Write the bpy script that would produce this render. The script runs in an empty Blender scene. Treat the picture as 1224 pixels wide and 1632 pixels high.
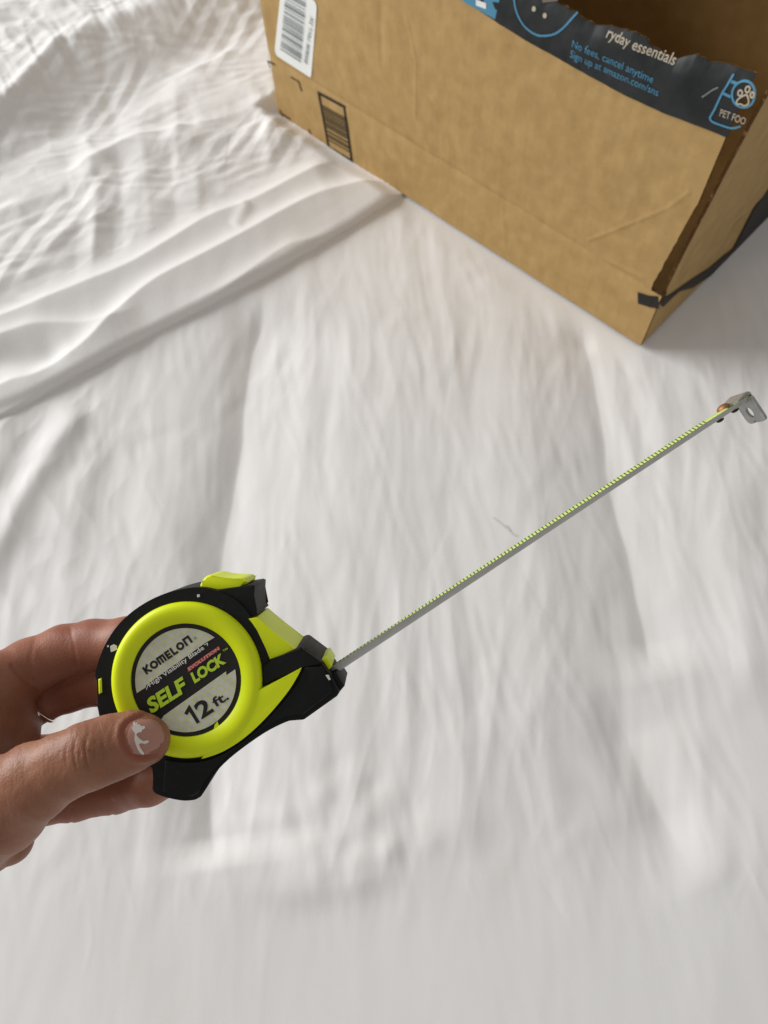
import bpy, bmesh, math, random
import numpy as np
from mathutils import Matrix, Vector
random.seed(4); rng = np.random.default_rng(7)
S = bpy.context.scene
COL = S.collection

# ------------------------------------------------------------ camera, light, exposure
CAMH = 0.55                      # metres above the bed
FPX = 1226.0                     # focal length in pixels of the 1224 x 1632 photograph
PCX, PCY = 612.0, 816.0
_d = np.array([650 - PCX, -(1425 - PCY), -FPX]); _d /= np.linalg.norm(_d)   # straight down, in camera axes
_z = -_d
_y = np.array([0, 1.0, 0]); _y -= _y.dot(_z) * _z; _y /= np.linalg.norm(_y)
_x = np.cross(_y, _z)
RW = np.array([_x, _y, _z])      # camera axes -> world
CPOS = np.array([0, 0, CAMH])
def ray(px, py): return RW @ np.array([px - PCX, -(py - PCY), -FPX]) / FPX
def G(px, py, z=0.0):            # point of the bed plane seen there
    r = ray(px, py); return CPOS + r * ((z - CAMH) / r[2])
def P(px, py, dep): return CPOS + ray(px, py) * dep
def proj(X):                     # world -> photo pixels (N,3)
    c = (np.asarray(X) - CPOS) @ RW
    return PCX + FPX * c[..., 0] / -c[..., 2], PCY - FPX * c[..., 1] / -c[..., 2]

cam_d = bpy.data.cameras.new("camera"); cam = bpy.data.objects.new("camera", cam_d); COL.objects.link(cam)
M4 = Matrix.Identity(4)
for i in range(3):
    for j in range(3): M4[i][j] = RW[i, j]
    M4[i][3] = CPOS[i]
cam.matrix_world = M4
cam_d.sensor_fit = 'VERTICAL'; cam_d.sensor_height = 36.0; cam_d.sensor_width = 27.0
cam_d.lens = 36.0 * FPX / 1632
cam_d.clip_start = 0.01; cam_d.clip_end = 50
cam_d.dof.use_dof = True; cam_d.dof.focus_distance = 0.262; cam_d.dof.aperture_fstop = 20
S.camera = cam

W = bpy.data.worlds.new("World"); S.world = W; W.use_nodes = True
bg = W.node_tree.nodes['Background']
bg.inputs[0].default_value = (1.0, 0.975, 0.95, 1); bg.inputs[1].default_value = 0.37

def area(name, loc, target, sx, sy, power, color):
    l = bpy.data.lights.new(name, 'AREA'); l.shape = 'RECTANGLE'; l.size = sx; l.size_y = sy
    l.energy = power; l.color = color
    o = bpy.data.objects.new(name, l); COL.objects.link(o); o.location = loc
    o.rotation_euler = (Vector(target) - Vector(loc)).to_track_quat('-Z', 'Y').to_euler()
    return o
area("window_light", (-4.6, 2.0, 1.85), (0.05, 0.3, 0), 3.2, 2.2, 320, (1.0, 0.995, 0.99))
S.view_settings.view_transform = 'Standard'; S.view_settings.look = 'None'
S.view_settings.exposure = 0.0; S.view_settings.gamma = 1.0

# ------------------------------------------------------------ helpers
def tag(o, label=None, cat=None, group=None, kind=None):
    if label: o['label'] = label
    if cat: o['category'] = cat
    if group: o['group'] = group
    if kind: o['kind'] = kind
    return o
def empty(name, mat, label, cat):
    o = bpy.data.objects.new(name, None); COL.objects.link(o); o.empty_display_size = .02
    o.matrix_world = mat
    return tag(o, label, cat)
def mesh(name, V, F, mat, parent=None, smooth=False, mats=None, fm=None):
    me = bpy.data.meshes.new(name)
    if isinstance(F, np.ndarray):
        n, k = F.shape
        me.vertices.add(len(V)); me.vertices.foreach_set('co', np.asarray(V, np.float32).ravel())
        me.loops.add(n * k); me.loops.foreach_set('vertex_index', F.astype(np.int32).ravel())
        me.polygons.add(n); me.polygons.foreach_set('loop_start', np.arange(0, n * k, k, dtype=np.int32))
        me.update(calc_edges=True); me.validate()
    else:
        me.from_pydata([tuple(map(float, v)) for v in V], [], F)
    for m in (mats or [mat]): me.materials.append(m)
    if fm is not None: me.polygons.foreach_set('material_index', np.asarray(fm, np.int32))
    if smooth: me.polygons.foreach_set('use_smooth', [True] * len(me.polygons))
    me.update()
    o = bpy.data.objects.new(name, me); COL.objects.link(o)
    if parent: o.parent = parent
    return o
def bm_obj(name, bm, mat, parent=None, smooth_angle=None):
    me = bpy.data.meshes.new(name); bmesh.ops.recalc_face_normals(bm, faces=bm.faces)
    bm.to_mesh(me); bm.free(); me.materials.append(mat)
    if smooth_angle is not None:
        me.polygons.foreach_set('use_smooth', [True] * len(me.polygons))
        me.set_sharp_from_angle(angle=math.radians(smooth_angle))
    o = bpy.data.objects.new(name, me); COL.objects.link(o)
    if parent: o.parent = parent
    return o
def catmull(pts, n=6, closed=False):
    pts = [np.array(p, float) for p in pts]; out = []; m = len(pts)
    for i in range(m if closed else m - 1):
        if closed: p0, p1, p2, p3 = pts[i - 1], pts[i], pts[(i + 1) % m], pts[(i + 2) % m]
        else: p0, p1, p2, p3 = pts[max(i - 1, 0)], pts[i], pts[i + 1], pts[min(i + 2, m - 1)]
        for t in np.arange(n) / n:
            out.append(.5 * (2 * p1 + (p2 - p0) * t + (2 * p0 - 5 * p1 + 4 * p2 - p3) * t * t + (3 * p1 - p0 - 3 * p2 + p3) * t ** 3))
    if not closed: out.append(pts[-1])
    return out
def grid_faces(nu, nv, wrap=False):
    i = np.arange(nu if wrap else nu - 1)[:, None]; j = np.arange(nv - 1)[None, :]
    a = i * nv + j; b = ((i + 1) % nu) * nv + j
    return np.stack([a, b, b + 1, a + 1], -1).reshape(-1, 4)

# --- gradient noise
_perm = rng.permutation(512); _perm = np.concatenate([_perm, _perm])
_ga = rng.random(512) * 2 * np.pi
def noise2(x, y):
    xi = np.floor(x).astype(int); yi = np.floor(y).astype(int); xf = x - xi; yf = y - yi
    u = xf ** 3 * (xf * (xf * 6 - 15) + 10); v = yf ** 3 * (yf * (yf * 6 - 15) + 10)
    def g(ix, iy, dx, dy):
        a = _ga[_perm[(ix & 511) + _perm[iy & 511]] & 511]; return np.cos(a) * dx + np.sin(a) * dy
    n00 = g(xi, yi, xf, yf); n10 = g(xi + 1, yi, xf - 1, yf); n01 = g(xi, yi + 1, xf, yf - 1); n11 = g(xi + 1, yi + 1, xf - 1, yf - 1)
    return (n00 * (1 - u) + n10 * u) * (1 - v) + (n01 * (1 - u) + n11 * u) * v
def facets(X, Y, comps, seed):
    """folded cloth: straight-sided folds in patches; comps = (angle of the fold's normal, folds per metre, slope)"""
    h = np.zeros_like(X)
    for k, (an, f, sl) in enumerate(comps):
        o = seed * 13.7 + k * 7.31
        q = (X * math.cos(an) + Y * math.sin(an)) * f + .8 * noise2(X * f * .15 + o, Y * f * .15) + .05 * noise2(X * f * .8, Y * f * .8 + o) + o
        fr = q - np.floor(q); tri = np.sqrt((fr - .5) ** 2 + .0016)
        tri = np.minimum(tri, .47)
        na = X * math.cos(an) + Y * math.sin(an); ta = Y * math.cos(an) - X * math.sin(an)
        mk = sstep(.12 + 2.3 * noise2(na * f * .42 + o, ta * f * .13 + 2 * o))
        h += sl / f * (tri - .25) * mk
    return h
def ridged(x, y): return 1 - np.abs(noise2(x, y)) * 2.2
def sdist(U, V, pts):            # signed distance to a polyline (positive = right-hand side / below), and 0..1 along it
    best = np.full(U.shape, 1e18); sg = np.zeros(U.shape); tt = np.zeros(U.shape)
    pts = np.array(pts, float); L = np.r_[0, np.cumsum(np.linalg.norm(np.diff(pts, axis=0), axis=1))]
    for k in range(len(pts) - 1):
        a, b = pts[k], pts[k + 1]; d = b - a; l2 = d @ d
        t = np.clip(((U - a[0]) * d[0] + (V - a[1]) * d[1]) / l2, 0, 1)
        qx = U - a[0] - t * d[0]; qy = V - a[1] - t * d[1]; q = qx * qx + qy * qy
        m = q < best; best = np.where(m, q, best)
        sg = np.where(m, np.sign(d[0] * (V - a[1]) - d[1] * (U - a[0])), sg)
        tt = np.where(m, (L[k] + t * (L[k + 1] - L[k])) / L[-1], tt)
    return np.sqrt(best) * sg, tt
def sstep(x): x = np.clip(x, 0, 1); return x * x * (3 - 2 * x)
def ridge(U, V, pts, h, wn, wp, fade=.15, pw=2):
    s, t = sdist(U, V, catmull(pts, 5)); w = np.where(s < 0, wn, wp)
    f = sstep(t / max(fade, 1e-6)) * sstep((1 - t) / max(fade, 1e-6)) if fade else 1
    return h * np.exp(-(np.abs(s) / w) ** pw) * f

# --- materials
def mat(name, color, rough=.5, spec=.5, metal=0.0, coat=0.0, sheen=0.0):
    m = bpy.data.materials.new(name); m.use_nodes = True; b = m.node_tree.nodes['Principled BSDF']
    b.inputs['Base Color'].default_value = (*color, 1); b.inputs['Roughness'].default_value = rough
    b.inputs['Specular IOR Level'].default_value = spec; b.inputs['Metallic'].default_value = metal
    b.inputs['Coat Weight'].default_value = coat; b.inputs['Sheen Weight'].default_value = sheen
    return m
def vary(m, c2, scale, amount=1.0, detail=5, stretch=(1, 1, 1), lo=.35, hi=.65, bump=0.0, bdist=.0005, bscale=None, rough2=None):
    """noise variation of the base colour, and a noise bump"""
    nt = m.node_tree; N = nt.nodes; b = N['Principled BSDF']
    tc = N.new('ShaderNodeTexCoord'); mp = N.new('ShaderNodeMapping'); mp.inputs['Scale'].default_value = stretch
    nt.links.new(tc.outputs['Object'], mp.inputs['Vector'])
    n = N.new('ShaderNodeTexNoise'); n.inputs['Scale'].default_value = scale; n.inputs['Detail'].default_value = detail
    nt.links.new(mp.outputs[0], n.inputs['Vector'])
    r = N.new('ShaderNodeValToRGB'); c1 = b.inputs['Base Color'].default_value
    r.color_ramp.elements[0].position = lo; r.color_ramp.elements[1].position = hi
    r.color_ramp.elements[0].color = c1; r.color_ramp.elements[1].color = (*c2, 1)
    nt.links.new(n.outputs['Fac'], r.inputs[0]); nt.links.new(r.outputs[0], b.inputs['Base Color'])
    if bump:
        n2 = N.new('ShaderNodeTexNoise'); n2.inputs['Scale'].default_value = bscale or scale * 4; n2.inputs['Detail'].default_value = 4
        nt.links.new(mp.outputs[0], n2.inputs['Vector'])
        bp = N.new('ShaderNodeBump'); bp.inputs['Strength'].default_value = bump; bp.inputs['Distance'].default_value = bdist
        nt.links.new(n2.outputs['Fac'], bp.inputs['Height']); nt.links.new(bp.outputs[0], b.inputs['Normal'])
    return m
M = {}
M['sheet'] = vary(mat('white_cotton', (.80, .787, .768), .9, .15, sheen=.15), (.83, .82, .805), 9, detail=3, bump=.22, bdist=.0004, bscale=1300)
M['duvet'] = vary(mat('white_duvet_cotton', (.80, .783, .76), .9, .15, sheen=.15), (.83, .815, .795), 8, detail=3, bump=.15, bdist=.0008, bscale=300)
M['card'] = vary(mat('kraft_cardboard', (.38, .242, .09), .68, .3), (.455, .298, .118), 70, detail=8, lo=.3, hi=.7, bump=.12, bdist=.0006, bscale=160)
M['cut'] = vary(mat('cut_cardboard_edge', (.11, .055, .018), .9, .1), (.34, .22, .10), 260, lo=.55, hi=.75)
M['tape'] = vary(mat('dark_packing_tape', (.015, .017, .018), .5, .22), (.026, .028, .029), 40, bump=.25, bdist=.0008, bscale=60)
M['blue'] = mat('blue_print', (.06, .235, .37), .5)
M['cream'] = mat('cream_print', (.46, .40, .30), .5)
M['brownprint'] = mat('brown_grid_print', (.12, .08, .06), .5)
M['ink'] = mat('black_ink', (.018, .016, .014), .6, .3)
M['fadedink'] = mat('faded_ink', (.10, .068, .03), .7, .2)
M['paper'] = mat('sticker_paper', (.80, .82, .80), .45)
M['greyink'] = mat('grey_barcode_ink', (.19, .21, .21), .6)
M['neon'] = vary(mat('neon_yellow_plastic', (.72, .85, .003), .42, .35), (.76, .88, .004), 50, bump=.05, bdist=.0002, bscale=900)
M['rubber'] = vary(mat('black_rubber', (.0075, .008, .008), .6, .22), (.014, .014, .0135), 400, lo=.55, hi=.8, bump=.12, bdist=.0002, bscale=1500)
M['gloss'] = mat('black_plastic', (.008, .008, .008), .28, .5)
M['lime'] = mat('lime_print', (.50, .72, .03), .4)
M['red'] = mat('red_print', (.42, .035, .03), .4)
M['pink'] = mat('pale_red_print', (.75, .33, .30), .4)
M['white'] = mat('white_print', (.78, .78, .74), .4)
M['steel'] = vary(mat('steel', (.42, .42, .41), .42, metal=.75), (.34, .34, .33), 300)
M['copper'] = mat('copper_rivet', (.34, .17, .08), .6, metal=1.0)
M['darkmetal'] = mat('dark_rivet', (.035, .025, .02), .5)
M['bladeback'] = vary(mat('grey_blade_back', (.42, .415, .39), .5, .3), (.46, .455, .43), 200, stretch=(1, 1, 1))
M['bladeface'] = mat('blade_yellow', (.55, .66, .20), .45, .3)
M['tick'] = mat('tick_ink', (.05, .09, .01), .5)
M['paint'] = mat('dried_white_paint', (.74, .70, .63), .6)
M['scuff'] = mat('grey_scuff', (.05, .052, .05), .6)
M['silver'] = mat('silver', (.80, .78, .74), .18, metal=1.0)

# label of the tape case: silver foil with a printed lattice
m = mat('foil_label', (.55, .54, .50), .2, .6); nt = m.node_tree; N = nt.nodes
tc = N.new('ShaderNodeTexCoord'); mp = N.new('ShaderNodeMapping'); mp.inputs['Rotation'].default_value = (0, 0, math.radians(38))
nt.links.new(tc.outputs['Object'], mp.inputs['Vector'])
br = N.new('ShaderNodeTexBrick'); br.offset = .38; br.inputs['Scale'].default_value = 1
br.inputs['Color1'].default_value = (.66, .65, .62, 1); br.inputs['Color2'].default_value = (.54, .53, .50, 1); br.inputs['Mortar'].default_value = (.62, .66, .22, 1)
br.inputs['Mortar Size'].default_value = .0002; br.inputs['Brick Width'].default_value = .0021; br.inputs['Row Height'].default_value = .0019
br.inputs['Mortar Smooth'].default_value = .3
nt.links.new(mp.outputs[0], br.inputs['Vector']); nt.links.new(br.outputs['Color'], N['Principled BSDF'].inputs['Base Color'])
M['foil'] = m

# skin
m = mat('skin', (.36, .175, .105), .48, .35); nt = m.node_tree; N = nt.nodes; b = N['Principled BSDF']
b.inputs['Subsurface Weight'].default_value = .12; b.inputs['Subsurface Radius'].default_value = (.004, .0016, .0009); b.inputs['Subsurface Scale'].default_value = 1.0
tc = N.new('ShaderNodeTexCoord')
n1 = N.new('ShaderNodeTexNoise'); n1.inputs['Scale'].default_value = 70; n1.inputs['Detail'].default_value = 4
nt.links.new(tc.outputs['Object'], n1.inputs['Vector'])
r = N.new('ShaderNodeValToRGB'); r.color_ramp.elements[0].position = .33; r.color_ramp.elements[1].position = .68
r.color_ramp.elements[0].color = (.25, .098, .052, 1); r.color_ramp.elements[1].color = (.345, .155, .088, 1)
nt.links.new(n1.outputs['Fac'], r.inputs[0]); 
at = N.new('ShaderNodeVertexColor'); at.layer_name = 'red_tint'
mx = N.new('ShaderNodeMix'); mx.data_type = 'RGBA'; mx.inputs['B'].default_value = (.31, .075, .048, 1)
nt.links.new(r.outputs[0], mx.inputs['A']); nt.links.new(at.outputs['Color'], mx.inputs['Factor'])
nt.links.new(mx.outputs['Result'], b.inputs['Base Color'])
vo = N.new('ShaderNodeTexVoronoi'); vo.inputs['Scale'].default_value = 1500; nt.links.new(tc.outputs['Object'], vo.inputs['Vector'])
n2 = N.new('ShaderNodeTexNoise'); n2.inputs['Scale'].default_value = 500; n2.inputs['Detail'].default_value = 3; nt.links.new(tc.outputs['Object'], n2.inputs['Vector'])
ad = N.new('ShaderNodeMath'); nt.links.new(vo.outputs['Distance'], ad.inputs[0]); nt.links.new(n2.outputs['Fac'], ad.inputs[1])
bp = N.new('ShaderNodeBump'); bp.inputs['Strength'].default_value = .3; bp.inputs['Distance'].default_value = .00022
nt.links.new(ad.outputs[0], bp.inputs['Height']); nt.links.new(bp.outputs[0], b.inputs['Normal'])
M['skin'] = m
M['nail'] = mat('nail', (.46, .22, .17), .22, .5)
M['nail'].node_tree.nodes['Principled BSDF'].inputs['Subsurface Weight'].default_value = .1

# --- flat print: lists of (2D vertices, faces)
_txtcache = {}
def text2d(s, bold=0.0):
    key = (s, bold)
    if key not in _txtcache:
        c = bpy.data.curves.new('t', 'FONT'); c.body = s; c.offset = bold; c.resolution_u = 3
        o = bpy.data.objects.new('t', c); COL.objects.link(o)
        bpy.context.view_layer.update()
        me = o.evaluated_get(bpy.context.evaluated_depsgraph_get()).to_mesh()
        V = np.array([v.co[:2] for v in me.vertices]); F = [tuple(p.vertices) for p in me.polygons]
        bpy.data.objects.remove(o); bpy.data.curves.remove(c)
        _txtcache[key] = (V, F)
    return _txtcache[key]
def text_between(s, p0, p1, h, bold=0.0, shear=0.0, ref=None):
    """text from p0 to p1 (baseline), cap height h; y axis up in the plane"""
    V, F = text2d(s, bold); V = V.copy()
    cap = text2d('E', bold)[0]; ch = cap[:, 1].max() - cap[:, 1].min()
    y = (V[:, 1] - cap[:, 1].min()) / ch * h
    x0, x1 = V[:, 0].min(), V[:, 0].max(); L = np.hypot(p1[0] - p0[0], p1[1] - p0[1])
    x = (V[:, 0] - x0) / (x1 - x0) * L + shear * y
    e = np.array([p1[0] - p0[0], p1[1] - p0[1]]) / L; n = np.array([-e[1], e[0]])
    return np.array(p0)[None] + x[:, None] * e + y[:, None] * n, F
def stroke(pts, w, closed=False):
    """a line of even width through the points"""
    pts = np.array(pts, float); n = len(pts); V = []; F = []
    for i in range(n):
        a = pts[(i - 1) % n] if (closed or i > 0) else pts[i]; b = pts[(i + 1) % n] if (closed or i < n - 1) else pts[i]
        d1 = pts[i] - a; d2 = b - pts[i]
        d1 = d1 / np.linalg.norm(d1) if np.linalg.norm(d1) > 0 else d2 / np.linalg.norm(d2)
        d2 = d2 / np.linalg.norm(d2) if np.linalg.norm(d2) > 0 else d1
        t = d1 + d2; t /= max(np.linalg.norm(t), 1e-9); nn = np.array([-t[1], t[0]]); c = max(.45, nn @ np.array([-d1[1], d1[0]]))
        V += [pts[i] + nn * w / 2 / c, pts[i] - nn * w / 2 / c]
    for i in range(n if closed else n - 1):
        a = 2 * i; b = 2 * ((i + 1) % n); F.append((a, a + 1, b + 1, b))
    return np.array(V), F
def poly(pts): return np.array(pts, float), [tuple(range(len(pts)))]
def disc(c, r, n=40, ry=None):
    a = np.arange(n) / n * 2 * np.pi; return poly(np.stack([c[0] + r * np.cos(a), c[1] + (ry or r) * np.sin(a)], 1))
def join2d(items):
    V = []; F = []; o = 0
    for v, f in items:
        V.append(np.asarray(v)); F += [tuple(i + o for i in q) for q in f]; o += len(v)
    return np.concatenate(V), F
def prism(bm, pts, z0, z1, bevel=0.0, seg=3, back_bevel=None):
    """polygon (x,y) from z0 to z1, rims rounded"""
    f0 = [bm.verts.new((p[0], p[1], z0)) for p in pts]; f1 = [bm.verts.new((p[0], p[1], z1)) for p in pts]
    A = bm.faces.new(f0); B = bm.faces.new(f1)
    for i in range(len(pts)): bm.faces.new((f0[i], f0[(i + 1) % len(pts)], f1[(i + 1) % len(pts)], f1[i]))
    if bevel: bmesh.ops.bevel(bm, geom=list(B.edges) + list(A.edges), offset=bevel, segments=seg, affect='EDGES', profile=.5, clamp_overlap=True)
    return bm

# ------------------------------------------------------------ the box frame
BC = G(1020, 553); BL = G(445, 185)
bu = BL - BC; LEN = np.linalg.norm(bu); bu /= LEN
bv = np.array([bu[1], -bu[0], 0]); 
if bv[1] < 0: bv = -bv
BZ0 = .0015; DEPTH = .335
def Bw(s, t, z): return BC + np.multiply.outer(np.asarray(s, float), bu) + np.multiply.outer(np.asarray(t, float), bv) + np.multiply.outer(np.asarray(z, float), np.array([0, 0, 1.0]))
def Fp(px, py):                  # pixel -> (s, z) on the front plane of the box
    r = ray(px, py); k = ((BC - CPOS) @ bv) / (r @ bv); X = CPOS + r * k
    return np.array([(X - BC) @ bu, X[2]])
def Sp(px, py):                  # pixel -> (t, z) on the right side plane
    r = ray(px, py); k = ((BC - CPOS) @ bu) / (r @ bu); X = CPOS + r * k
    return np.array([(X - BC) @ bv, X[2]])

# ------------------------------------------------------------ bed sheet
def sheet_height(X, Y):
    Z0 = np.zeros_like(X); U, V = proj(np.stack([X, Y, Z0], -1)); mm = .001
    h = np.zeros_like(X)
    U0, V0 = U, V; U = U + 16 * noise2(X * 9 + 20, Y * 9) + 5 * noise2(X * 30, Y * 22 + 4); V = V + 14 * noise2(X * 8, Y * 8 + 31)
    # long soft valleys and folds of the sheet
    h -= 9.5 * mm * ridge(U, V, [(420, 470), (398, 570), (384, 650), (370, 760), (356, 880), (345, 1000), (336, 1150), (334, 1290), (348, 1390)], 1, 95, 48, .06, 1.25)
    h -= 7 * mm * ridge(U, V, [(925, 470), (945, 560), (962, 680), (985, 800), (1012, 940), (1040, 1090)], 1, 80, 50, .12, 1.25)
    h -= 7.5 * mm * ridge(U, V, [(950, 1050), (985, 1130), (1022, 1220), (1065, 1310), (1120, 1420)], 1, 85, 65, .35, 1.5)
    h += 5 * mm * ridge(U, V, [(150, 640), (100, 700), (55, 780), (0, 880), (-60, 960)], 1, 22, 26, .12)
    h += 3 * mm * ridge(U, V, [(20, 640), (-10, 740), (-60, 860)], 1, 25, 30, .2)
    h -= 2.5 * mm * ridge(U, V, [(210, 650), (185, 760), (150, 860), (120, 960)], 1, 45, 35, .3)
    h += 2.0 * mm * ridge(U, V, [(640, 430), (620, 620), (590, 800), (570, 960)], 1, 90, 110, .3)
    h += 2.0 * mm * ridge(U, V, [(770, 560), (800, 760), (830, 940), (850, 1100)], 1, 70, 60, .3)
    h += 2.6 * mm * ridge(U, V, [(1150, 700), (1170, 860), (1190, 1000), (1200, 1150)], 1, 50, 45, .25)
    h -= 1.6 * mm * ridge(U, V, [(880, 1080), (900, 1200), (940, 1330)], 1, 40, 40, .3)
    h += 1.8 * mm * ridge(U, V, [(720, 1120), (740, 1250), (730, 1380)], 1, 45, 45, .3)
    # pillow edge below the case and its lumps
    h += 2.2 * mm * ridge(U, V, [(332, 1240), (338, 1330), (372, 1392), (450, 1412), (560, 1400), (660, 1370)], 1, 60, 32, .2)
    for (a, b, s, k) in [(480, 1320, 28, -2.2), (520, 1262, 24, 2.2), (585, 1300, 26, 2.4), (622, 1352, 26, 2.6), (560, 1345, 22, -2), (452, 1300, 25, 1.6), (430, 1350, 30, -1.6),
                         (660, 1290, 30, -1.8), (545, 1215, 26, -1.4), (505, 1385, 30, 1.8), (600, 1250, 20, -1.5), (400, 1290, 22, -1.2), (690, 1340, 24, 1.2)]:
        h += .55 * k * mm * np.exp(-((U - a) ** 2 + ((V - b) * .9) ** 2) / (.75 * s) ** 2)
    U, V = U0, V0
    # wrinkles: long, mostly running away from the viewer
    wx = 1.0 * noise2(X * 5 + 3, Y * 5); th = .10 + .07 * noise2(X * 2.2, Y * 2.2 + 9)
    a = X * np.cos(th) - Y * np.sin(th); b = X * np.sin(th) + Y * np.cos(th)
    m1 = sstep(.55 + 1.3 * noise2(X * 4.2 + 7, Y * 4.2)) ; low = sstep((1540 - V) / 260) * .8 + .2
    h += mm * low * m1 * (.75 * noise2(a * 30 + wx, b * 6) + .42 * ridged(a * 48 + wx * 1.4, b * 9 + 5) + .22 * noise2(a * 85 + wx * 2, b * 16) + .06 * ridged(a * 130 + 2 * wx, b * 18))
    g2 = np.random.default_rng(12)
    h += low * facets(X, Y, [(g2.normal(.08, .22), f, g2.uniform(.03, .05) * (1 if f < 45 else .72)) for f in (12, 15, 19, 24, 30, 38, 50, 64, 82, 105)], 1)
    h += mm * .5 * low * noise2(X * 38 + 2 * noise2(X * 15, Y * 15), Y * 30)
    left = sstep((330 - U) / 260) * sstep((1060 - V) / 150)
    h += mm * left * (1.5 * noise2(X * 22 + wx, Y * 17) + .8 * ridged(X * 34 + wx, Y * 24 + 3))
    # thin pressed creases
    g = np.random.default_rng(3)
    for k in range(60):
        u0, v0 = g.uniform(60, 1230), g.uniform(480, 1480); an = g.normal(1.5, .3); l = g.uniform(60, 230)
        d = np.array([math.cos(an), math.sin(an)]) * l; bend = g.normal(0, 5)
        pts = [(u0, v0), (u0 + d[0] / 2 + bend, v0 + d[1] / 2), (u0 + d[0], v0 + d[1])]
        sel = (np.abs(U - u0 - d[0] / 2) < l) & (np.abs(V - v0 - d[1] / 2) < l)
        if sel.any(): h[sel] += g.choice([-1, 1, 1]) * g.uniform(.05, .11) * mm * ridge(U[sel], V[sel], pts, 1, g.uniform(2.5, 6), g.uniform(2.5, 8), .4)
    # flat under the box and the duvet
    s = (X - BC[0]) * bu[0] + (Y - BC[1]) * bu[1]; t = (X - BC[0]) * bv[0] + (Y - BC[1]) * bv[1]
    dd = np.maximum(np.maximum(-s, s - LEN), np.maximum(-t, t - DEPTH)); k = sstep(dd / .03)
    h = h * k + (1 - k) * -.0012
    return np.where(k <= 0, -.0012, h)
def axis(lo, a, b, hi, fine, coarse):
    return np.r_[np.arange(lo, a, coarse), np.arange(a, b, fine), np.arange(b, hi + coarse, coarse)]
gx = axis(-1.1, -.36, .43, 1.1, .0011, .03); gy = axis(-.75, -.13, .72, 1.7, .0013, .03)
XX, YY = np.meshgrid(gx, gy, indexing='ij')
HH = sheet_height(XX, YY)
sheet = mesh('bed_sheet', np.stack([XX, YY, HH], -1).reshape(-1, 3), grid_faces(len(gx), len(gy)), M['sheet'], smooth=True)
tag(sheet, 'white cotton fitted sheet spread over the bed, with long soft wrinkles, under the box', 'bed sheet')
# faint grey pen mark on the sheet, printed onto it
def drape(px): 
    p = G(*px); return p
its = [stroke([(785, 826), (800, 838), (815, 852), (822, 856)], 2.0), stroke([(806, 838), (812, 848)], 1.5)]
V2, F2 = join2d(its); VV = np.array([G(*p) for p in V2]); VV[:, 2] = sheet_height(VV[:, 0], VV[:, 1]) + .0006
mesh('pen_mark', VV, F2, mat('faint_grey_mark', (.67, .665, .65), .9, .1), sheet)

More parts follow.
